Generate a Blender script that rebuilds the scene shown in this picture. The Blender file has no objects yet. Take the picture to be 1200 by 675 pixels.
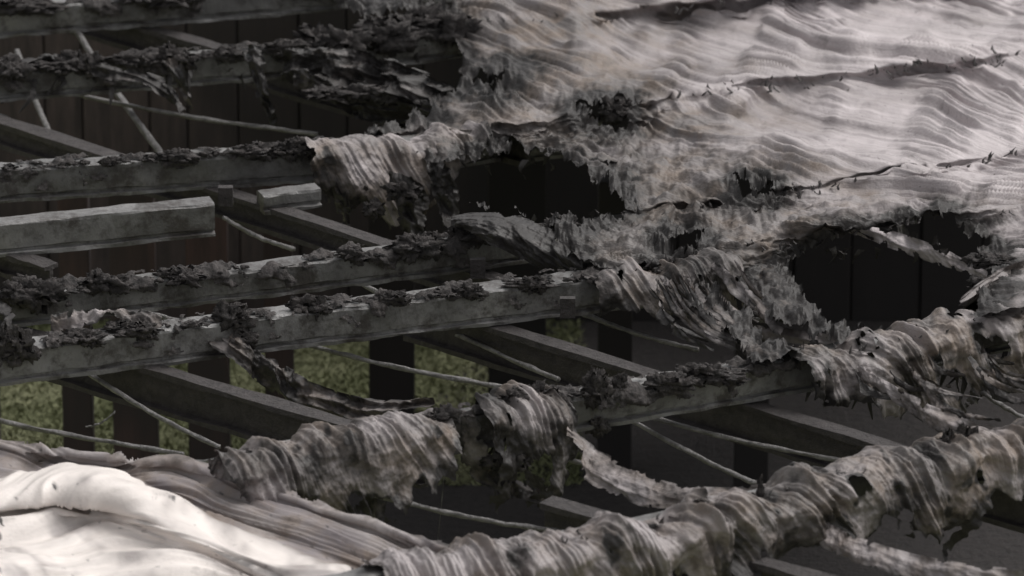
import bpy, math, random
import numpy as np
from mathutils import Vector, noise as mn
random.seed(7); rng=np.random.RandomState(5)
PITCH=math.radians(20); DIST=80.0
cp,sp_=math.cos(PITCH),math.sin(PITCH)
F=np.array([0,cp,-sp_]); UP=np.array([0,sp_,cp]); RT=np.array([1.0,0,0])
CAM=-F*DIST
# survey helper: bearing of a surveyed point + its height -> world position
def W(px,py,z):
    px=np.asarray(px,float);py=np.asarray(py,float);z=np.asarray(z,float)
    px,py,z=np.broadcast_arrays(px,py,z)
    dx=(px-600)/100/DIST; dy=(337.5-py)/100/DIST
    d=F+dx[...,None]*RT+dy[...,None]*UP
    t=(z-CAM[2])/d[...,2]
    return CAM+d*t[...,None]
def bearing(P):
    r=P-CAM; f=r@F
    return 600+100*DIST*(r@RT)/f, 337.5-100*DIST*(r@UP)/f
# ---------------- noise
perm=rng.permutation(512); 
ga=rng.rand(512)*2*np.pi; gx=np.cos(ga); gy=np.sin(ga)
def pn(x,y,seed=0):
    x=np.asarray(x,float)+seed*17.31; y=np.asarray(y,float)+seed*9.77
    x,y=np.broadcast_arrays(x,y)
    xi=np.floor(x).astype(int); yi=np.floor(y).astype(int)
    xf=x-xi; yf=y-yi
    def g(ix,iy,fx,fy):
        h=perm[(perm[ix&511]+iy)&511]
        return gx[h]*fx+gy[h]*fy
    u=xf**3*(xf*(xf*6-15)+10); v=yf**3*(yf*(yf*6-15)+10)
    a=g(xi,yi,xf,yf); b=g(xi+1,yi,xf-1,yf); c=g(xi,yi+1,xf,yf-1); d=g(xi+1,yi+1,xf-1,yf-1)
    return ((a*(1-u)+b*u)*(1-v)+(c*(1-u)+d*u)*v)*1.5
def fbm(x,y,seed=0,o=4):
    s=0;a=1.0
    for i in range(o):
        s=s+a*pn(x*2**i,y*2**i,seed+i*3); a*=.5
    return s
def sst(a,b,x):
    t=np.clip((x-a)/(b-a),0,1); return t*t*(3-2*t)
def rid(x): return 1-2*np.sqrt(x*x+.004)
def sdpoly(x,y,poly):
    p=np.array(poly,float); d=np.full(x.shape,1e18); s=np.ones(x.shape)
    n=len(p)
    for i in range(n):
        a=p[i]; b=p[i-1]; e=b-a
        wx=x-a[0]; wy=y-a[1]
        t=np.clip((wx*e[0]+wy*e[1])/(e@e),0,1)
        bx=wx-e[0]*t; by=wy-e[1]*t
        d=np.minimum(d,bx*bx+by*by)
        c1=y>=a[1]; c2=y<b[1]; c3=e[0]*wy>e[1]*wx
        f=(c1&c2&c3)|((~c1)&(~c2)&(~c3))
        s=np.where(f,-s,s)
    return s*np.sqrt(d)
# ---------------- materials
def newmat(name):
    m=bpy.data.materials.new(name); m.use_nodes=True
    nt=m.node_tree; b=nt.nodes['Principled BSDF']; return m,nt,b
def N(nt,t,**k):
    n=nt.nodes.new(t)
    for a,v in k.items(): setattr(n,a,v)
    return n
def ntex(nt,scale,detail=4,rough=.6,vec=None,dist=0):
    n=N(nt,'ShaderNodeTexNoise'); n.inputs['Scale'].default_value=scale; n.inputs['Detail'].default_value=detail
    n.inputs['Roughness'].default_value=rough; n.inputs['Distortion'].default_value=dist
    if vec is not None: nt.links.new(vec,n.inputs['Vector'])
    return n.outputs['Fac']
def mapr(nt,v,a,b,c,d):
    n=N(nt,'ShaderNodeMapRange'); nt.links.new(v,n.inputs[0])
    for i,x in enumerate((a,b,c,d)): n.inputs[i+1].default_value=x
    return n.outputs[0]
def math_(nt,op,a,b,clamp=False):
    n=N(nt,'ShaderNodeMath',operation=op,use_clamp=clamp)
    for i,x in enumerate((a,b)):
        if isinstance(x,(int,float)): n.inputs[i].default_value=x
        else: nt.links.new(x,n.inputs[i])
    return n.outputs[0]
def mix(nt,f,a,b,bt='MIX'):
    n=N(nt,'ShaderNodeMix',data_type='RGBA',blend_type=bt)
    for i,x in ((0,f),(6,a),(7,b)):
        if isinstance(x,(int,float)): n.inputs[i].default_value=x
        elif isinstance(x,tuple): n.inputs[i].default_value=(*x,1)
        else: nt.links.new(x,n.inputs[i])
    return n.outputs[2]
def bump(nt,b,h,strength,dist):
    n=N(nt,'ShaderNodeBump'); n.inputs['Strength'].default_value=strength; n.inputs['Distance'].default_value=dist
    nt.links.new(h,n.inputs['Height'])
    nt.links.new(n.outputs[0],b.inputs['Normal']); return n.outputs[0]
def membrane_mat(name,clean,soot,charc=(.032,.029,.028),warm=(.205,.16,.128),bs=.6,spec=.3,speck=.85):
    m,nt,b=newmat(name)
    co=N(nt,'ShaderNodeTexCoord').outputs['Object']
    ch=N(nt,'ShaderNodeAttribute',attribute_name='char').outputs['Fac']
    tn=N(nt,'ShaderNodeAttribute',attribute_name='tone').outputs['Fac']
    fo=N(nt,'ShaderNodeAttribute',attribute_name='fold').outputs['Vector']
    mp=N(nt,'ShaderNodeMapping'); nt.links.new(fo,mp.inputs[0]); mp.inputs['Scale'].default_value=(1,.16,1)
    st=ntex(nt,9,3,.6,mp.outputs[0])
    mo=ntex(nt,1.8,4,.65,co); mf=ntex(nt,8,3,.7,co)
    col=mix(nt,tn,clean,soot)
    col=mix(nt,mapr(nt,st,.36,.64,0,.28),col,tuple(c*.5 for c in soot))
    col=mix(nt,math_(nt,'MULTIPLY',mapr(nt,mo,.42,.62,0,.85),mapr(nt,tn,.3,.9,.05,.9)),col,warm)
    k=math_(nt,'ADD',ch,math_(nt,'MULTIPLY',math_(nt,'SUBTRACT',mf,.5),.8))
    k=math_(nt,'ADD',k,math_(nt,'MULTIPLY',math_(nt,'SUBTRACT',mo,.5),1.4))
    k=mapr(nt,k,.15,.72,0,1)
    col=mix(nt,k,col,charc)
    if speck:
        sp=mapr(nt,ntex(nt,13,2,.6,co),.70,.75,0,speck)
        col=mix(nt,sp,col,(.05,.045,.043))
    nt.links.new(col,b.inputs['Base Color'])
    nt.links.new(mapr(nt,st,.3,.7,.42,.66),b.inputs['Roughness'])
    b.inputs['Specular IOR Level'].default_value=spec
    h=math_(nt,'ADD',st,math_(nt,'MULTIPLY',mf,.9))
    bump(nt,b,h,bs,.045)
    return m
M_mem=membrane_mat('soot_stained_plastic',(.50,.452,.458),(.158,.143,.138))
M_white=membrane_mat('white_plastic',(.76,.70,.66),(.18,.158,.163),bs=.3,spec=.4,speck=0)
def char_mat(name,c1,c2,r=.75,sc=7):
    m,nt,b=newmat(name); co=N(nt,'ShaderNodeTexCoord').outputs['Object']
    n1=ntex(nt,sc,5,.75,co)
    col=mix(nt,mapr(nt,n1,.35,.68,0,1),c1,c2)
    nt.links.new(col,b.inputs['Base Color']); b.inputs['Roughness'].default_value=r
    bump(nt,b,n1,.9,.08); return m
M_char=char_mat('char',(.03,.027,.027),(.08,.07,.068),.6)
M_ash=char_mat('ash_crusted_char',(.016,.0145,.0145),(.09,.079,.076),.85,9)
M_rafter=char_mat('scorched_steel',(.028,.024,.024),(.06,.052,.051))
M_rod=char_mat('sooty_rod',(.09,.085,.083),(.24,.23,.225),.5)
M_floor=char_mat('burnt_floor_painted_shade',(.02,.0175,.0173),(.038,.032,.031),.9)  # charred floor, kept near-black to put the interior's shade into its colour
def steel():
    m,nt,b=newmat('sooty_galvanised_steel'); co=N(nt,'ShaderNodeTexCoord').outputs['Object']
    n1=ntex(nt,.9,5,.65,co); n2=ntex(nt,6,5,.75,co); n3=ntex(nt,2.0,5,.75,co)
    col=mix(nt,mapr(nt,n1,.38,.62,0,1),(.11,.107,.105),(.225,.22,.217))
    col=mix(nt,mapr(nt,n2,.5,.66,0,.65),col,(.06,.053,.05))
    col=mix(nt,mapr(nt,n3,.5,.62,0,.85),col,(.048,.041,.038))
    nt.links.new(col,b.inputs['Base Color']); b.inputs['Metallic'].default_value=.15
    nt.links.new(mapr(nt,n2,.3,.7,.34,.72),b.inputs['Roughness'])
    bump(nt,b,n2,.5,.04); return m
M_steel=steel()
def wood(name,a,c):
    m,nt,b=newmat(name); co=N(nt,'ShaderNodeTexCoord').outputs['Object']
    mp=N(nt,'ShaderNodeMapping'); nt.links.new(co,mp.inputs[0]); mp.inputs['Scale'].default_value=(3,3,.35)
    n1=ntex(nt,2.5,4,.7,mp.outputs[0]); n2=ntex(nt,.35,2,.5,co)
    col=mix(nt,mapr(nt,n1,.3,.7,0,1),a,c)
    col=mix(nt,mapr(nt,n2,.42,.6,0,.8),col,(.026,.022,.022))
    sx=N(nt,'ShaderNodeSeparateXYZ'); nt.links.new(co,sx.inputs[0])
    col=mix(nt,mapr(nt,sx.outputs[0],-3.5,-.5,0,.93),col,(.018,.016,.016))   # charring plus painted interior shade: near-black towards the roofed side
    nt.links.new(col,b.inputs['Base Color']); b.inputs['Roughness'].default_value=.85
    return m
M_post=wood('charred_timber',(.04,.027,.026),(.09,.052,.047))
M_wall=wood('scorched_boards',(.042,.034,.034),(.105,.08,.075))
def grass_mat():
    m,nt,b=newmat('grass'); co=N(nt,'ShaderNodeTexCoord').outputs['Object']
    n1=ntex(nt,.5,4,.6,co)
    col=mix(nt,mapr(nt,n1,.35,.65,0,1),(.14,.155,.072),(.25,.255,.15))
    nt.links.new(col,b.inputs['Base Color']); b.inputs['Roughness'].default_value=.9
    return m
M_grass=grass_mat()
# ---------------- mesh helpers
def link(me,name,mat,smooth=True):
    ob=bpy.data.objects.new(name,me); bpy.context.collection.objects.link(ob)
    me.materials.append(mat)
    if smooth: me.polygons.foreach_set('use_smooth',[True]*len(me.polygons))
    return ob
def addattrs(me,char,tone,fold):
    a=me.attributes.new('char','FLOAT','POINT'); a.data.foreach_set('value',np.ascontiguousarray(char,dtype=np.float32))
    a=me.attributes.new('tone','FLOAT','POINT'); a.data.foreach_set('value',np.ascontiguousarray(tone,dtype=np.float32))
    a=me.attributes.new('fold','FLOAT_VECTOR','POINT'); a.data.foreach_set('vector',np.ascontiguousarray(fold,dtype=np.float32).ravel())
class Acc:
    def __init__(s): s.v=[];s.f=[];s.c=[];s.t=[];s.w=[];s.n=0
    def grid(s,P,keep,char=None,tone=None,fold=None):
        R,C=P.shape[:2]
        idx=np.arange(R*C).reshape(R,C)
        q=np.stack([idx[:-1,:-1],idx[:-1,1:],idx[1:,1:],idx[1:,:-1]],-1)[keep]
        if len(q)==0: return
        used=np.unique(q); rem=np.full(R*C,-1); rem[used]=np.arange(len(used))
        s.v.append(P.reshape(-1,3)[used]); s.f.append(rem[q]+s.n); s.n+=len(used)
        z=np.zeros((R,C))
        s.c.append((z if char is None else char+z).ravel()[used]); s.t.append((z if tone is None else tone+z).ravel()[used])
        s.w.append((np.zeros((R*C,3)) if fold is None else fold.reshape(-1,3))[used])
    def make(s,name,mat):
        me=bpy.data.meshes.new(name)
        me.from_pydata(np.concatenate(s.v).tolist(),[],np.concatenate(s.f).tolist())
        addattrs(me,np.concatenate(s.c),np.concatenate(s.t),np.concatenate(s.w))
        return link(me,name,mat)
def normals(P):
    du=np.gradient(P,axis=1); dv=np.gradient(P,axis=0)
    n=np.cross(dv,du); n/=np.linalg.norm(n,axis=-1,keepdims=True)+1e-9
    n*=np.where(n[...,2:3]<0,-1,1) 
    return n
def facekeep(k): return k[:-1,:-1]&k[1:,:-1]&k[:-1,1:]&k[1:,1:]
# ---------------- ridge lines
XS=np.arange(-300,1700)
def ridge(pts):
    x,y=zip(*pts); Y=np.interp(XS,x,y)
    Y[XS<x[0]]=y[0]+(XS[XS<x[0]]-x[0])*(y[1]-y[0])/(x[1]-x[0])
    Y[XS>x[-1]]=y[-1]+(XS[XS>x[-1]]-x[-1])*(y[-1]-y[-2])/(x[-1]-x[-2])
    k=np.ones(71)/71; Yp=np.pad(Y,35,mode='reflect',reflect_type='odd'); Y=np.convolve(Yp,k,'valid')
    return lambda q: np.interp(q,XS,Y)
RA=ridge([(0,8),(420,-25),(1200,-100)])
RB=ridge([(0,82),(345,55),(540,28),(800,5),(1200,-30)])
RC=ridge([(0,195),(370,172),(560,148),(650,140),(740,122),(860,100),(1200,62)])
RD=ridge([(0,345),(290,313),(545,279),(640,262),(750,250),(870,235),(1000,212),(1200,175)])
RE=ridge([(0,405),(300,366),(780,312),(900,288),(1000,268),(1200,245)])
RF=ridge([(240,538),(540,485),(640,465),(870,430),(950,415),(1050,395),(1200,362)])
RG=ridge([(200,715),(440,665),(700,625),(830,598),(920,570),(1000,548),(1200,508)])
# ---------------- main roof membrane
def main_membrane():
    rs=[RA,RB,RC,RD,RE,RF]
    u=np.arange(330,1330,1.2)
    rows=[80,110,140,85,140]
    S=np.concatenate([np.arange(n)/n+i for i,n in enumerate(rows)]+[[5.0]])
    ii=np.minimum(S.astype(int),4); v=(S-ii)[:,None]
    Rv=np.array([r(u)+5*pn(u/90,0*u,300+k) for k,r in enumerate(rs)])
    y0=Rv[ii]; y1=Rv[ii+1]; sp=(y1-y0)/100
    flat=y0+(y1-y0)*v
    U=np.broadcast_to(u,flat.shape); 
    SS=np.broadcast_to(S[:,None],flat.shape)
    prom=np.clip(.85+1.1*pn(U/150,0*U+ii[:,None]*3.7,310),.2,1.5)
    z=.07-0.22*sp*prom*(1-np.exp(-v/.16))*(1-sst(.25,1,v)) -.05*sp*np.sin(np.pi*v)
    z=z+.13*fbm(U/190,SS*1.1,1,3)
    P=W(U,flat,z)
    n=normals(P)
    warp=.4*pn(U/260,SS*.9,4)+.06*pn(U/110,SS*1.6,5)
    g=ii[:,None]+v**1.5
    w=U/100-2.7*g+warp*1.2
    f1=rid(pn(w*2.0,SS*.55,11)); f2=rid(pn(w*5.4,SS*.8,12)); f3=rid(pn(w*11.5,SS*1.1,13))
    amp=.35+1.1*sst(-.35,.5,fbm(U/150,SS*1.1,21,3)); amp2=.3+1.4*sst(-.3,.5,fbm(U/100,SS*1.8,27,3))
    px,py=bearing(P)
    crum=np.clip(sst(330,60,np.hypot((px-640),(py-215)*1.9))+sst(260,60,np.hypot(px-900,(py-330)*1.6))+.25*sst(.3,.8,fbm(U/100,SS*2.0,23,3)),0,1)
    edge=sst(0,.10,v)*sst(1,.92,v)+0*U
    d=amp*.08*f1+amp2*(.06*f2*(.4+.6*edge)+.024*f3*(.15+.85*edge))*(1-.35*crum)+crum*(.09*fbm(U/34,flat/16,31,5))*(.4+.6*edge)+.008*fbm(U/30,SS*8,33,4)
    big=.17*pn(w*.8,SS*.7,41)
    P=P+n*(d+big*sst(0,.2,v)*sst(1,.85,v))[...,None]
    px,py=bearing(P)
    inc=[(375,-300),(385,0),(440,20),(515,26),(535,60),(545,98),(495,112),(505,135),(440,150),(405,185),(505,190),(520,215),(560,250),(645,252),(665,300),(695,318),(720,338),(800,350),(835,378),(880,425),(950,445),(1400,440),(1400,-300)]
    holes=[[(512,212),(540,186),(590,174),(640,184),(692,203),(736,238),(720,256),(640,262),(590,254),(530,242)],
     [(925,304),(985,278),(1040,278),(1100,292),(1158,320),(1145,355),(1118,392),(1050,400),(985,384),(938,350)],
     [(1052,264),(1110,255),(1158,283),(1140,303),(1090,293)],
     [(812,306),(850,318),(892,352),(878,368),(828,344)],
     [(750,318),(800,333),(820,356),(785,354)],
     [(880,366),(930,383),(998,408),(960,416),(900,402)],
     [(480,-20),(500,2),(530,8),(520,-10)],[(680,126),(735,120),(740,152),(700,150)],[(560,92),(590,84),(600,96),(575,104)],[(1070,422),(1120,406),(1140,425),(1100,440)],[(865,210),(910,220),(895,234),(866,228)],[(1175,395),(1230,382),(1230,412),(1190,418)],[(775,278),(815,273),(824,292),(795,297)]]
    d=sdpoly(px,py,inc)
    for h in holes: d=np.maximum(d,-sdpoly(px,py,h)-1)
    jag=9*fbm(px/22,py/15,51,5)+3*pn(px/5,py/5,55)
    dd=d+jag
    keep=facekeep(dd<0)
    e=np.exp(-np.clip(-dd,0,None)/12)
    P[...,2]+=e*(.13*fbm(px/16,py/16,61,4)+.04)
    char=1.0*np.exp(-np.clip(-d-3,0,None)/21)
    def blob(x,y,rx,ry,s): return s*np.exp(-(((px-x)/rx)**2+((py-y)/ry)**2))
    for b in [(540,130,50,30,.3),(700,140,60,18,.4),(720,210,90,45,.3),(880,245,70,20,.3),(780,290,70,25,.35),(900,350,90,50,.35),(1170,330,60,50,.7),(620,75,40,16,.35),(450,10,60,40,.5),(650,275,50,25,.3),(980,400,90,18,.3),(700,115,80,9,.25),(560,50,50,40,.2),(1100,250,90,15,.2),(1050,290,120,25,.2)]:
        char=char+blob(*b)
    char=char+.25*fbm(px/70,py/25,77,4)-.06
    tone=np.clip(1.05-sst(540,1060,px-.9*(py-60))*1.0+.35*fbm(px/110,py/35,71,4),0,1)
    tone=np.clip(tone+.35*sst(150,300,py),0,1)
    fold=np.stack([w*1.0,SS*1.0,0*w],-1)
    A=Acc(); A.grid(P,keep,char,tone,fold); 
    return A.make('burnt_roof_membrane',M_mem)
main_membrane()
# ---------------- wraps over purlins
WR=Acc()
def wrap(r,x0,x1,Lf,Lb=.3,top=.42,char=.2,tone=.8,seed=0,fa=.05,ragged=.3,zt=.08,shear=.35,freq=1.0,acc=WR,edge=25,hth=.98):
    u=np.arange(x0,x1,1.0); nt_=120
    base=W(u,r(u),zt)
    tg=np.gradient(base,axis=0); tg[:,2]=0; tg/=np.linalg.norm(tg,axis=1)[:,None]
    fr=np.stack([tg[:,1],-tg[:,0],0*tg[:,0]],-1)
    Lfu=Lf(u) if callable(Lf) else np.full(u.shape,Lf)
    Lfu=Lfu*(1+ragged*1.7*fbm(u/45,0*u,seed+1,5))
    T=np.linspace(0,1,nt_)[:,None]; tot=Lb+top+Lfu; l=T*tot
    a=l-Lb; fo=np.clip(a,0,top)-top/2
    dr=np.where(a<0,a,0)+np.where(a>top,-(a-top),0)
    rnd=-.10*(np.abs(fo)/(top/2))**3
    hang=np.where(a>top,a-top,0)
    out=fo+.10*hang+.05*np.sin(hang*4+pn(u/60,0*u,seed+2)*3)
    out=out+hang*.35*pn(u/45,hang*1.2,seed+3)
    z=dr+rnd
    P=base[None]+out[...,None]*fr[None]+z[...,None]*np.array([0,0,1])
    P[...,2]+=.12*pn(u/60,0*u,seed+9)
    nn=fr[None]*np.clip(out/(top/2),-1,1)[...,None]+np.array([0,0,1])*np.clip(1-np.abs(out/(top/2))**2,0.05,1)[...,None]
    nn/=np.linalg.norm(nn,axis=-1,keepdims=True)
    U=np.broadcast_to(u,l.shape)
    w=U/100*freq-shear*a*(1+.8*pn(U/120,0*U,seed+19))+.16*pn(U/70,a*1.1,seed+4)
    am=.35+1.1*sst(-.35,.4,pn(U/55,a,seed+15))
    d=am*(fa*1.2*rid(pn(w*3,a*.5,seed+5))+fa*.8*rid(pn(w*8,a*.8,seed+6))+fa*.3*rid(pn(w*17,a*1.2,seed+16)))+fa*1.1*fbm(U/30,a*3,seed+7,4)
    P=P+nn*d[...,None]
    eu=np.minimum(U-x0,x1-U)/edge
    s=np.minimum(eu,(T*0+1)*1.0)+.7*fbm(U/22,a*3,seed+8,4)-.45*np.exp(-(1-T)*9)
    hole=fbm(U/40,a*2.0,seed+10,4)+.9*sst(.1,.9,hang) 
    keep=facekeep((s>.12)&~((hole>hth)))
    ch=char+.6*np.exp(-(1-T)*tot/.17)+.4*np.exp(-np.clip(eu,0,5)*1.5)+.5*fbm(U/60,a*1.5,seed+12,4)+.6*sst(hth-.4,hth,hole)
    tn=np.clip(tone+.5*pn(U/50,a*2,seed+11),0,1)
    acc.grid(P,keep,ch,tn,np.stack([w,a*.6,0*w],-1))
wrap(RC,356,570,lambda u:np.interp(u,[358,400,470,530,570],[.65,.8,.85,.3,.2]),char=.05,tone=.7,seed=1,fa=.05,freq=1.1,top=.5)
wrap(RF,258,528,lambda u:np.interp(u,[262,330,400,470,530],[.35,.75,.65,.8,.3]),char=.2,tone=.8,seed=3,fa=.055,top=.6,hth=.88)
wrap(RF,560,668,lambda u:np.interp(u,[560,600,650,668],[.8,1.05,.8,.5]),char=.5,tone=.9,seed=5,fa=.07,top=.5)
wrap(RF,925,1300,lambda u:np.interp(u,[925,1000,1100,1200],[.3,.5,.9,1.1]),char=.2,tone=.75,seed=7,fa=.06,top=.6,hth=.62)
wrap(RG,430,835,lambda u:np.interp(u,[430,560,700,835],[.9,.9,.8,.6]),char=.12,tone=.7,seed=9,fa=.06,top=.7,hth=.85)
wrap(RG,815,1320,lambda u:np.interp(u,[815,950,1100,1200],[.5,.5,.8,.95]),char=.28,tone=.9,seed=12,fa=.065,top=.65,hth=.72)
wrap(RE,685,860,lambda u:np.interp(u,[685,780,860],[.2,.35,.8]),char=.24,tone=.85,seed=14,fa=.045,top=.5,hth=.8)
WR.make('draped_membrane_remnant',M_mem)
# ---------------- torn strips
ST=Acc()
def strip(pts,width,char=.2,tone=.6,seed=0,wd=(0,-.5,-.86),fa=.04,arch=.1,acc=ST,rag=.3):
    pts=np.array(pts,float); t=np.linspace(0,1,len(pts)); n=max(24,int(np.hypot(np.diff(pts[:,0]),np.diff(pts[:,1])).sum()/1.3))
    T=np.linspace(0,1,n)
    c=np.stack([np.interp(T,t,pts[:,i]) for i in range(3)],1)
    wdw=np.interp(T,np.linspace(0,1,len(width)),width) if hasattr(width,'__len__') else np.full(n,width)
    k=max(5,n//len(pts)//2*2+1)
    cp_=np.pad(c,((k//2,k//2),(0,0)),mode='reflect',reflect_type='odd'); c=np.stack([np.convolve(cp_[:,i],np.ones(k)/k,'valid') for i in range(3)],1)
    base=W(c[:,0],c[:,1],c[:,2])
    m=max(7,int(wdw.max()*75)); q=np.linspace(0,1,m)[:,None]
    wd=np.array(wd,float); wd/=np.linalg.norm(wd)
    tg=np.gradient(base,axis=0); tg/=np.linalg.norm(tg,axis=1)[:,None]
    nn=np.cross(tg,wd); nn/=np.linalg.norm(nn,axis=1)[:,None]+1e-6; nn*=np.sign(nn[:,1:2])*-1
    L=c[:,0]/100+c[:,1]/100
    tw=pn(L*.9,0*L,seed+31)*1.3
    aa=q*wdw+0*L
    P=base[None]+ (aa*np.cos(tw))[...,None]*wd+(aa*np.sin(tw))[...,None]*nn[None]
    fs=min(1.0,wdw.max()/.25)
    d=arch*np.sin(np.pi*q)*wdw+fs*fa*(1-2*np.abs(pn(aa*6+.5*pn(L*1.5,aa,seed),L*.8,seed+1)))+fs*fa*1.4*fbm(L*4+0*aa,aa*4,seed+2,4)
    P=P+nn[None]*d[...,None]
    e=np.minimum(q,1-q)*wdw
    keep=facekeep((e+rag*fs*.35*fbm(L*5+0*aa,aa*3,seed+4,4))>-.02)
    ch=char+.35*np.exp(-e/.03)+.35*fbm(L*2+0*aa,aa*3,seed+5,3)
    acc.grid(P,keep,ch,np.clip(tone+.3*pn(L*2,aa*2,seed+6),0,1),np.stack([aa,L*.7+0*aa,0*aa],-1))
strip([(1005,425,.0),(1050,452,-.1),(1100,478,-.15),(1150,497,-.1),(1230,512,0)],[.15,.25,.3,.25],.1,.5,1)
strip([(665,500,-.1),(700,525,-.3),(740,548,-.3),(790,568,-.3),(850,572,-.2),(905,566,0)],[.2,.45,.4,.3,.15],.2,.7,2,fa=.03)
strip([(915,572,-.1),(950,600,-.2),(1000,628,-.3),(1090,655,-.3),(1230,672,-.2)],[.15,.3,.32,.25],.1,.65,3,fa=.03)
strip([(990,262,.1),(1040,268,.15),(1100,288,.1),(1158,318,.0)],[.1,.22,.25,.1],.05,.35,4)
strip([(255,362,.0),(285,400,-.2),(330,425,-.5),(380,455,-.6),(440,470,-.6),(510,466,-.5)],[.3,.35,.5,.4,.15],.5,.9,5,fa=.07)
strip([(540,250,.3),(590,248,.4),(640,262,.35),(685,308,.1)],[.3,.6,.55,.1],.9,.9,6,fa=.05,arch=.3)
strip([(1120,348,.1),(1160,318,.2),(1215,300,.2)],[.1,.6,.75],.5,.9,7,fa=.08)
strip([(780,325,.1),(820,360,-.1),(870,380,-.2),(930,385,-.2),(990,395,-.1)],[.15,.2,.2,.12],.2,.6,8)
strip([(835,300,.15),(865,325,.1),(895,355,0),(920,385,-.1)],[.15,.2,.2,.12],.15,.6,9)
strip([(800,300,.1),(812,330,0),(818,355,-.1)],[.2,.3,.1],.1,.6,10)
strip([(555,480,.1),(560,520,-.3),(590,560,-.8),(650,575,-.9)],[.2,.3,.3,.2],.5,.8,11,fa=.06)
strip([(395,500,-.1),(425,560,-.6),(430,620,-1.2)],[.2,.3,.2],.7,.8,12,wd=(.8,-.3,-.2))
strip([(815,605,.1),(825,640,-.3),(805,672,-.6)],[.3,.3,.2],.2,.6,13,wd=(-.9,-.3,-.1))
strip([(0,75,.1),(60,62,.1),(100,70,.1),(200,90,0),(215,120,-.2)],[.2,.25,.2,.3,.2],.8,.9,14,fa=.07)
strip([(330,60,.1),(400,55,.2),(470,70,.2),(530,100,.1)],[.4,.7,.7,.3],.8,.9,15,fa=.12)
strip([(345,80,.0),(420,95,-.1),(480,110,-.1),(540,130,0)],[.3,.5,.5,.3],.85,.9,18,fa=.12)
strip([(0,352,.05),(20,372,0),(20,420,-.3)],[.3,.3,.2],.9,.9,16,fa=.06)
strip([(60,372,.08),(120,368,.1),(190,372,.08)],[.2,.32,.2],.3,.7,17,fa=.07,wd=(0,-.8,-.3))
strip([(190,72,.05),(205,95,-.1),(222,128,-.4)],[.25,.3,.1],.5,.9,19,wd=(1,-.3,.1),fa=.06)
strip([(285,62,.05),(300,105,-.3),(318,150,-.8)],[.3,.35,.1],.9,.9,20,wd=(1,-.3,.1),fa=.08)
strip([(378,190,-.1),(392,225,-.5),(400,268,-.9)],[.25,.3,.1],.6,.9,21,wd=(1,-.3,.1),fa=.08)
strip([(455,200,-.1),(462,235,-.5),(470,280,-.9)],[.4,.45,.3],.85,.9,22,wd=(1,-.3,.1),fa=.08)
strip([(500,190,-.1),(510,230,-.5),(520,270,-.8)],[.3,.35,.2],.85,.9,23,wd=(1,-.3,.1),fa=.08)
for i in range(24):
    x=random.uniform(760,868); y=float(RE(x))+random.uniform(8,30); L=random.uniform(.5,1.2)
    strip([(x,y,.1),(x+14*L,y+26*L,.02),(x+38*L,y+50*L,-.08),(x+70*L,y+66*L,-.1)],[.05,random.uniform(.06,.2),.08,.03],random.uniform(.1,.7),.85,40+i,fa=.05)
for i in range(16):
    x=random.uniform(1000,1180); y=float(RF(x))+random.uniform(25,55); L=random.uniform(.5,1.2)
    strip([(x,y,-.1),(x+14*L,y+20*L,-.2),(x+42*L,y+35*L,-.25),(x+80*L,y+42*L,-.2)],[.05,random.uniform(.06,.2),.08,.03],random.uniform(.1,.7),.85,80+i,fa=.05)
def shreds(r,x0,x1,n,dz,seed,Lm=.5,off=20):
    for i in range(n):
        x=random.uniform(x0,x1); y=float(r(x))+random.uniform(-.2,1)*off; L=random.uniform(.15,1)*Lm*100
        strip([(x,y,-dz),(x+random.uniform(-8,8),y+L*.5,-dz-L*.004),(x+random.uniform(-14,14),y+L,-dz-L*.009)],[random.uniform(.05,.16),.08,.02],random.uniform(.6,1.1),.9,seed+i,wd=(1,-.3,.1),fa=.04)
shreds(RC,365,520,18,.3,100,.5,35); shreds(RF,270,520,22,.3,130,.5,35); shreds(RF,560,668,16,.4,160,.7,40)
shreds(RF,940,1200,32,.3,190,.6,45); shreds(RG,600,1200,44,.3,220,.5,45); shreds(RE,0,690,14,.1,260,.3,10); shreds(RD,0,640,14,.1,280,.3,10)
shreds(RB,0,540,24,.1,300,.45,15); shreds(RC,0,365,8,.1,320,.25,10)
for (x0,x1,y) in ((530,720,186),(960,1140,286),(530,700,252)):
    for i in range(12):
        x=random.uniform(x0,x1); yy=y+random.uniform(-6,6); L=random.uniform(6,22)
        strip([(x,yy,0),(x+random.uniform(-6,10),yy+L*.5,-.1),(x+random.uniform(-8,14),yy+L,-.25)],[.1,.05,.01],1.4,.9,400+i+int(x),wd=(1,-.3,.1),fa=.04)
ST.make('torn_membrane_strip',M_mem)
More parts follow.
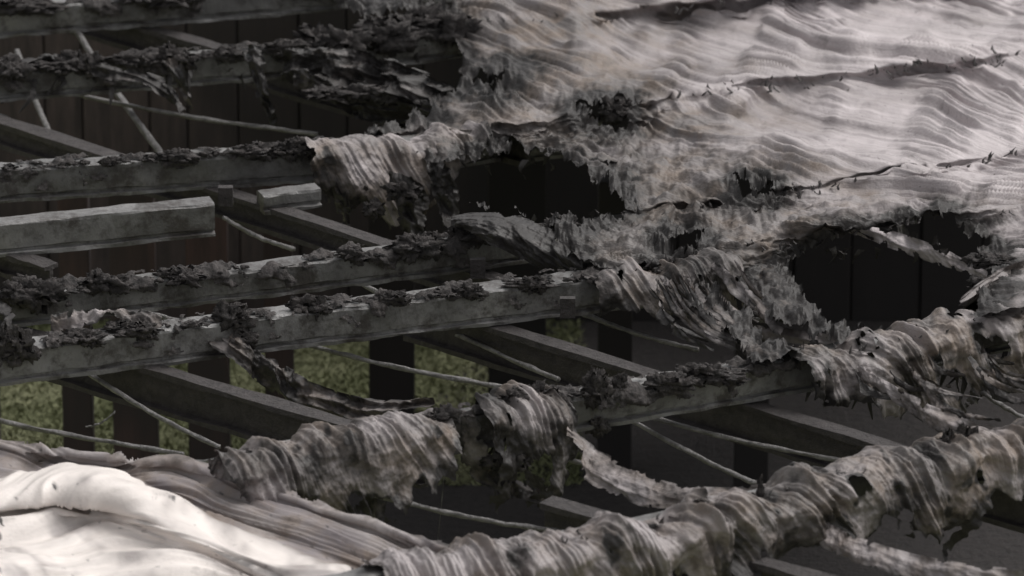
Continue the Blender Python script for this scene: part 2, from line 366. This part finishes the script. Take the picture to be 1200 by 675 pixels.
# ---------------- pale sheet lower left
def pale():
    u=np.arange(-120,700,1.2)
    top=np.interp(u,[-120,0,60,120,200,270,330,400,480,560,700],[505,513,528,536,536,552,574,598,628,652,700])
    top=np.convolve(np.pad(top,20,mode='edge'),np.ones(41)/41,'valid')
    bright=np.interp(u,[-120,0,60,120,200,300,400,500,700],[592,573,562,566,600,640,680,720,800]); bright=np.convolve(np.pad(bright,15,mode='edge'),np.ones(31)/31,'valid')
    q=np.linspace(0,1,280)[:,None]
    flat=top+q*(260+0*u)
    U=np.broadcast_to(u,flat.shape)
    below=flat-bright
    z=-.38+.26*np.exp(-((below-16)/20)**2)-.10*np.exp(-((below+14)/12)**2)+.10*np.exp(-((flat-top-3)/9)**2)
    P=W(U,flat,z); n=normals(P)
    a=(flat-top)/100
    L=U/100
    w=a*1.0+.25*pn(L*.6,a*1.2,81)+.03*pn(L*2.5,a*3,82)
    br=sst(-12,-4,below+4*pn(L*2,a,83))
    w2=below/100*1.1+.3*pn(L*.5,a*.8,91)+L*.2
    d=(1-br)*(.05*rid(pn(w*7,L*.35,84))+.03*rid(pn(w*16,L*.5,85)))
    d+=br*(.22*pn(w2*2.0,L*.45,86)+.12*rid(pn(w2*3.8,L*.4,87))+.04*rid(pn(w2*10,L*.6,88)))
    P=P+n*d[...,None]
    dd=5*fbm(U/25,a*3,89,3)+(top-flat)
    keep=facekeep((dd<2)&(U<640))
    char=.3*np.exp(-(flat-top)/8)-.10*br+.05+.2*sst(380,560,U)+.6*sst(.65,1.05,fbm(L*6,a*12,95,5))
    tone=np.clip((1-br)*(.9+.3*pn(L*1.5,a*2.5,90))+br*.6*sst(.0,.8,fbm(L*1.2,a*3,97,4)),0,1)
    A=Acc(); A.grid(P,keep,char,tone,np.stack([np.where(br>.5,w2,w*1.5),L*.8,0*L],-1)); A.make('pale_membrane_sheet',M_white)
pale()
# ---------------- steel
def sweep(path,sec,name,mat,jit=0,seed=0):
    n=len(path); tg=np.gradient(path,axis=0); tg/=np.linalg.norm(tg,axis=1)[:,None]
    side=np.stack([tg[:,1],-tg[:,0],0*tg[:,0]],-1); side/=np.linalg.norm(side,axis=1)[:,None]
    sec=np.array(sec); m=len(sec)
    P=path[:,None]+side[:,None]*sec[None,:,0:1]+np.array([0,0,1])*sec[None,:,1:2]
    if jit: 
        i=np.arange(n)[:,None]; j=np.arange(m)[None]
        P[...,2]+=jit*fbm(i/9+0*j,j*.7,seed,3); P[...,1]+=jit*fbm(i/7+0*j,j*.9,seed+3,3)
    vs=P.reshape(-1,3).tolist(); fs=[]
    for i in range(n-1):
        for j in range(m): fs.append((i*m+j,i*m+(j+1)%m,(i+1)*m+(j+1)%m,(i+1)*m+j))
    fs.append(tuple(range(m))[::-1]); fs.append(tuple((n-1)*m+j for j in range(m)))
    me=bpy.data.meshes.new(name); me.from_pydata(vs,[],fs); ob=link(me,name,mat,False)
    return ob
def boxsec(w,h,b=.03):
    w2=w/2
    return [(-w2+b,0),(w2-b,0),(w2-.01,-.01),(w2,-b),(w2,-h+.10),(w2-.035,-h+.085),(w2-.035,-h+.05),(w2+.02,-h+.04),(w2+.02,-h),(-w2,-h),(-w2,-b)]
def purlin(r,x0,x1,xs,w=.32,h=.38,z=0,seed=0,xl=-999):
    u=np.linspace(x0,x1,200); zz=z-.55*sst(xs,xs+60,u)-.9*sst(xl,xl-70,u)
    mask=(u<xs); c=np.polyfit(u[mask],r(u[mask]),1)
    return sweep(W(u,.5*np.polyval(c,u)+.5*r(u),zz),boxsec(w,h),'steel_purlin',M_steel,.018,seed)
def crust(acc,r,x0,x1,xs,w,seed,cover=.1):
    u=np.arange(x0,x1,1.3); mask=(u<xs); c=np.polyfit(u[mask],r(u[mask]),1)
    base=W(u,.5*np.polyval(c,u)+.5*r(u),0*u); tg=np.gradient(base,axis=0); tg/=np.linalg.norm(tg,axis=1)[:,None]
    fr=np.stack([tg[:,1],-tg[:,0],0*tg[:,0]],-1)
    T=np.linspace(0,1,34)[:,None]; l=T*(w+.26)+0*u[None]; U=u/100+0*l
    out=np.clip(l,0,w)-w/2+.02*(l>w); z=-np.clip(l-w,0,None)
    nz=fbm(U*2.4,l*3.5,seed,5)
    h=.012+.10*np.clip(nz-cover,0,None)+.025*fbm(U*10,l*10,seed+5,3)
    P=base[None]+(out+np.where(l>w,h,0))[...,None]*fr[None]+(z+np.where(l>w,0,h))[...,None]*np.array([0,0,1])
    keep=facekeep(nz-.5*sst(w,w+.26,l)>cover)
    acc.grid(P,keep)
purlin(RA,-200,600,380,seed=1)
purlin(RB,-200,640,520,seed=2)
purlin(RC,-200,700,535,h=.42,seed=3)
purlin(RD,-200,760,610,h=.36,seed=4)
purlin(RE,-200,880,800,h=.42,w=.38,seed=5)
purlin(RF,120,1300,1500,h=.4,z=-.02,seed=6,xl=285)
purlin(RG,300,1300,1500,h=.4,z=-.02,seed=7)
CR=Acc()
for k,(r,x0,x1,xs,w) in enumerate([(RA,-100,420,380,.32),(RB,-100,520,520,.32),(RC,-100,400,535,.32),(RD,-100,600,610,.32),(RE,-100,720,800,.38),(RF,500,930,1500,.32)]): crust(CR,r,x0,x1,xs,w,500+k*20,[-.05,-.05,.12,.05,.15,.0][k])
CR.make('soot_crust',M_ash)
u=np.linspace(-200,248,60); sweep(W(u,258-24*u/248,-.1),boxsec(.3,.42),'steel_purlin',M_steel,.015,8)
u=np.linspace(305,372,20); sweep(W(u,226-9*(u-305)/67,-.22),boxsec(.26,.24),'steel_purlin_stub',M_steel,.015,9)
def Isec(w,h,t=.06):
    a=w/2; return [(-a,0),(a,0),(a,-t),(t/2,-t),(t/2,-h+t),(a,-h+t),(a,-h),(-a,-h),(-a,-h+t),(-t/2,-h+t),(-t/2,-t),(-a,-t)]
for i,(a,b,c,d,z,h) in enumerate([(40,-8,620,160,-.4,.38),(-150,92,600,330,-.4,.34),(-60,362,500,522,-.42,.5),(480,350,1300,600,-.44,.5),(640,585,1250,760,-.44,.5),(-100,262,60,310,-.5,.3)]):
    t=np.linspace(0,1,60); sweep(W(a+(c-a)*t,b+(d-b)*t,z),Isec(.24,h),'steel_rafter',M_rafter,.02,20+i)
def rod(a,b,c,d,z0=-.6,z1=-.7,r=.028,name='bracing_rod'):
    p0=W(a,b,z0); p1=W(c,d,z1); n=70; T=np.linspace(0,1,n)[:,None]; path=p0+(p1-p0)*T
    path[:,2]-=.05*np.sin(np.pi*T[:,0])
    sec=[(math.cos(k*math.pi/4)*r,math.sin(k*math.pi/4)*r) for k in range(8)]
    ob=sweep(path,sec,name,M_rod,.014,int(a)); ob.data.polygons.foreach_set('use_smooth',[True]*len(ob.data.polygons))
for q in [(85,110,372,157),(345,400,618,458),(415,328,655,445),(-120,465,215,532),(105,438,257,524),(440,580,668,624),(690,462,885,567),(748,485,1018,545),(655,356,818,410),(755,348,900,376),(1125,440,1230,505),(262,255,345,292),(590,500,720,556),(815,655,960,690),(470,625,560,665),(0,135,120,182),(1015,600,1100,575),(150,360,330,395),(880,600,990,640)]:
    rod(*q)
rod(78,18,190,182,-.3,-.9,.045,'bent_conduit'); rod(20,60,60,160,-.8,-1.2,.04,'bent_conduit')
rod(100,500,135,482,-.8,-.6,.01,'hanging_wire'); rod(520,560,512,640,-.5,-1.3,.008,'hanging_wire')
def cleat(px,py,z=-.02):
    p=W(px,py,z); path=np.array([p+np.array([dx,-.2,0]) for dx in (-.09,-.03,.03,.09)])
    sweep(path,[(-.05,0),(.05,0),(.05,-.24),(-.05,-.24)],'purlin_cleat',M_rafter,.01,int(px))
for q in [(160,358),(265,212),(665,342),(385,160),(560,296)]: cleat(*q)
# ---------------- charred debris : lumpy ash-covered crusts
def crumple(acc,px,py,z,sx,sy,seed,lift=.2,n=44,K=3):
    c=W(px,py,z)
    for k in range(K):
        th=np.linspace(0,2*np.pi,n+1); ph=np.linspace(.02,np.pi-.02,n//2)
        TH,PH=np.meshgrid(th,ph)
        rx=sx*random.uniform(.5,1.0); ry=sx*random.uniform(.3,.5); rz=sy*random.uniform(.3,.6)
        off=np.array([random.uniform(-.7,.7)*sx,random.uniform(-.2,.2)*sx,lift*sy*random.uniform(-.3,1)])
        dirs=np.stack([np.sin(PH)*np.cos(TH),np.sin(PH)*np.sin(TH),np.cos(PH)],-1)
        fl=dirs.reshape(-1,3); o=Vector((seed*5.1,k*7.0,seed*.3))
        rad=np.array([.85+.7*mn.noise(Vector(p)*1.5+o)+.45*abs(mn.noise(Vector(p)*3.3+o))-.5*abs(mn.noise(Vector(p)*6.5+o))+.3*mn.noise(Vector(p)*13+o) for p in fl]).reshape(TH.shape)
        P=dirs*np.clip(rad,.15,3)[...,None]*np.array([rx,ry,rz])+off+c
        hol=np.array([mn.noise(Vector(p)*2.4+o*2) for p in fl]).reshape(TH.shape)
        acc.grid(P,facekeep(hol<.42))
DB=Acc()
DD={0:(RA,[(30,.5,.25),(180,.4,.2),(300,.35,.15),(370,.35,.25),(430,.3,.2)]),
1:(RB,[(15,.35,.4),(60,.25,.2),(108,.3,.35),(160,.3,.2),(205,.22,.3),(262,.28,.25),(345,.3,.25),(390,.45,.4),(430,.5,.45),(470,.5,.5),(505,.45,.5),(535,.35,.4)]),
2:(RC,[(128,.16,.12),(212,.28,.2),(300,.3,.2),(345,.25,.25),(710,.22,.3),(725,.12,.3)]),
3:(RD,[(18,.25,.25),(50,.35,.35),(130,.3,.3),(222,.3,.25),(415,.22,.22),(470,.35,.35),(510,.25,.35),(560,.4,.3),(600,.3,.3),(650,.3,.3)]),
4:(RE,[(12,.25,.45),(100,.3,.2),(160,.3,.2),(265,.25,.3),(368,.22,.25),(455,.2,.25),(545,.22,.2),(620,.3,.2)]),
5:(RF,[(520,.2,.2),(600,.3,.35),(640,.3,.35),(700,.18,.45),(725,.12,.3),(780,.3,.3),(830,.35,.3),(1050,.15,.15)]),
6:(RG,[(890,.05,.35),(1120,.16,.4),(1135,.14,.6)])}
i=0
for k,(r,L) in DD.items():
    for (x,a,b) in L: i+=1; crumple(DB,x,float(r(x))+3,.03,a*.9,b*.9,i)
for (x,y,z,a,b) in [(660,78,.05,.12,.1),(1175,335,.0,.4,.3),(1165,305,.05,.3,.2),(470,225,-.3,.25,.3),(440,245,-.5,.2,.3),(600,540,-.5,.25,.35),(400,110,-.1,.4,.25),(470,110,-.1,.4,.25),(290,398,-.2,.2,.3),(700,500,-.4,.12,.3)]:
    i+=1; crumple(DB,x,y,z,a*.8,b*.8,i,lift=0)
for i in range(260):
    r,lo,hi=random.choice([(RB,0,520),(RC,0,370),(RD,0,640),(RE,0,800),(RF,500,930),(RG,450,1200),(RF,260,530)])
    x=random.uniform(lo,hi); s=random.uniform(.02,.09); crumple(DB,x,float(r(x))+random.uniform(-1,7),.03,s*1.3,s*.9,200+i,n=12,K=2)
DB.make('charred_debris',M_ash)
# ---------------- tiny fastener remnants on the membrane
def tufts():
    vs=[];fs=[]
    def one(x,y,z,s):
        c=W(x,y,z)
        for k in range(random.choice([1,1,2])):
            t=Vector((random.uniform(-.9,.9),random.uniform(-.5,.5),.8)).normalized()*s*random.uniform(.5,1.2)
            o=Vector(c)+Vector((random.uniform(-.04,.04),random.uniform(-.04,.04),-.04))
            rr=s*.16; b=len(vs); mid=o+t*.5+Vector((random.uniform(-.03,.03),0,0))
            for cc,q in ((o,rr),(mid,rr*.9)):
                for j in range(4): vs.append(tuple(cc+Vector((math.cos(j*1.57)*q,math.sin(j*1.57)*q,0))))
            vs.append(tuple(o+t))
            for j in range(4):
                fs.append((b+j,b+(j+1)%4,b+4+(j+1)%4,b+4+j)); fs.append((b+4+j,b+4+(j+1)%4,b+8))
    for r,a,b,n in ((RC,740,1210,60),(RB,560,1210,30),(RD,700,1210,50),(RE,720,1210,30),(RF,950,1210,26),(RG,450,1210,40)):
        for i in range(n):
            x=random.uniform(a,b); one(x,float(r(x))+random.gauss(0,4),.12,random.uniform(.06,.13))
    me=bpy.data.meshes.new('fastener_remnants'); me.from_pydata(vs,[],fs); link(me,'fastener_remnants',M_char,False)
tufts()
# ---------------- ground, floor, wall, posts
G=-6.0
me=bpy.data.meshes.new('ground'); s=700; me.from_pydata([(-s,-s,G),(s,-s,G),(s,s,G),(-s,s,G)],[],[(0,1,2,3)]); link(me,'ground',M_grass,False)
pts=[W(660,330,G),W(2200,330,G),W(2200,1300,G),W(200,1300,G),W(330,620,G)]
me=bpy.data.meshes.new('burnt_floor_painted_shade'); me.from_pydata([(p[0],p[1],G+.006) for p in pts],[],[(0,1,2,3,4)]); link(me,'burnt_floor_painted_shade',M_floor,False)  # dark sheet: char with painted shade, so the roof openings look black
def grass_blades():
    vs=[];fs=[]
    for i in range(40000):
        px=random.uniform(-60,680); py=random.uniform(360,570); p=W(px,py,G)
        a=random.uniform(0,6.28); h=random.uniform(.03,.1); w=.025
        dx,dy=math.cos(a)*w,math.sin(a)*w; b=len(vs)
        vs+= [(p[0]-dx,p[1]-dy,G),(p[0]+dx,p[1]+dy,G),(p[0]+random.uniform(-.12,.12),p[1]+random.uniform(-.12,.12),G+h)]
        fs.append((b,b+1,b+2))
    me=bpy.data.meshes.new('grass'); me.from_pydata(vs,[],fs); link(me,'grass_tufts',M_grass,False)
grass_blades()
def boxes(name,mat,L,bev=.015):
    vs=[];fs=[]
    for (x0,x1,y0,y1,z0,z1) in L:
        b=len(vs); vs+=[(x0,y0,z0),(x1,y0,z0),(x1,y1,z0),(x0,y1,z0),(x0,y0,z1),(x1,y0,z1),(x1,y1,z1),(x0,y1,z1)]
        fs+=[(b+3,b+2,b+1,b),(b+4,b+5,b+6,b+7),(b,b+1,b+5,b+4),(b+1,b+2,b+6,b+5),(b+2,b+3,b+7,b+6),(b+3,b,b+4,b+7)]
    me=bpy.data.meshes.new(name); me.from_pydata(vs,[],fs); ob=link(me,name,mat,False)
    md=ob.modifiers.new('b','BEVEL'); md.width=bev; return ob
wy=W(300,378,G)[1]
L=[(-14.5,16.5,wy+.17,wy+.3,G,-1.0)];x=-14.0
while x<16:
    w=random.uniform(.5,1.1); L.append((x,x+w-.02,wy+random.uniform(0,.08),wy+.15,G,-.9+random.uniform(-.1,.2))); x+=w
boxes('timber_board_wall',M_wall,L)
for (a,b,base) in [(75,110,560),(134,186,565),(222,270,560),(433,486,500),(572,640,480),(312,345,545),(-40,0,560),(700,740,560),(860,900,600)]:
    p=W(a,base,G); q=W(b,base,G)
    boxes('timber_post',M_post,[(p[0],q[0],p[1],p[1]+.4,G-.05,-1.85)])
# ---------------- camera, world, sun
cam=bpy.data.cameras.new('camera'); co=bpy.data.objects.new('camera',cam); bpy.context.collection.objects.link(co)
co.location=CAM; co.rotation_euler=(math.radians(90)-PITCH,0,0); cam.lens=240; cam.sensor_width=36; cam.clip_end=3000
cam.dof.use_dof=True; cam.dof.focus_distance=80; cam.dof.aperture_fstop=.9
bpy.context.scene.camera=co
sc=bpy.context.scene
w=bpy.data.worlds.new('World'); sc.world=w; w.use_nodes=True; nt=w.node_tree
sky=nt.nodes.new('ShaderNodeTexSky'); sky.sky_type='NISHITA'; sky.sun_disc=False
EL=math.radians(58); AZ=math.radians(60)
sky.sun_elevation=EL; sky.sun_rotation=AZ; sky.air_density=1.0; sky.dust_density=5; sky.ozone_density=1
hs=nt.nodes.new('ShaderNodeHueSaturation'); hs.inputs['Saturation'].default_value=.1
nt.links.new(sky.outputs[0],hs.inputs['Color']); nt.links.new(hs.outputs[0],nt.nodes['Background'].inputs[0]); nt.nodes['Background'].inputs[1].default_value=.15
sun=bpy.data.lights.new('sun','SUN'); sun.energy=1.5; sun.angle=math.radians(40); sun.color=(1,.965,.925)
so=bpy.data.objects.new('sun',sun); bpy.context.collection.objects.link(so)
dv=Vector((math.sin(AZ)*math.cos(EL),math.cos(AZ)*math.cos(EL),math.sin(EL)))
so.rotation_euler=dv.to_track_quat('Z','Y').to_euler()
sc.view_settings.view_transform='Standard'; sc.view_settings.look='None'; sc.view_settings.exposure=0
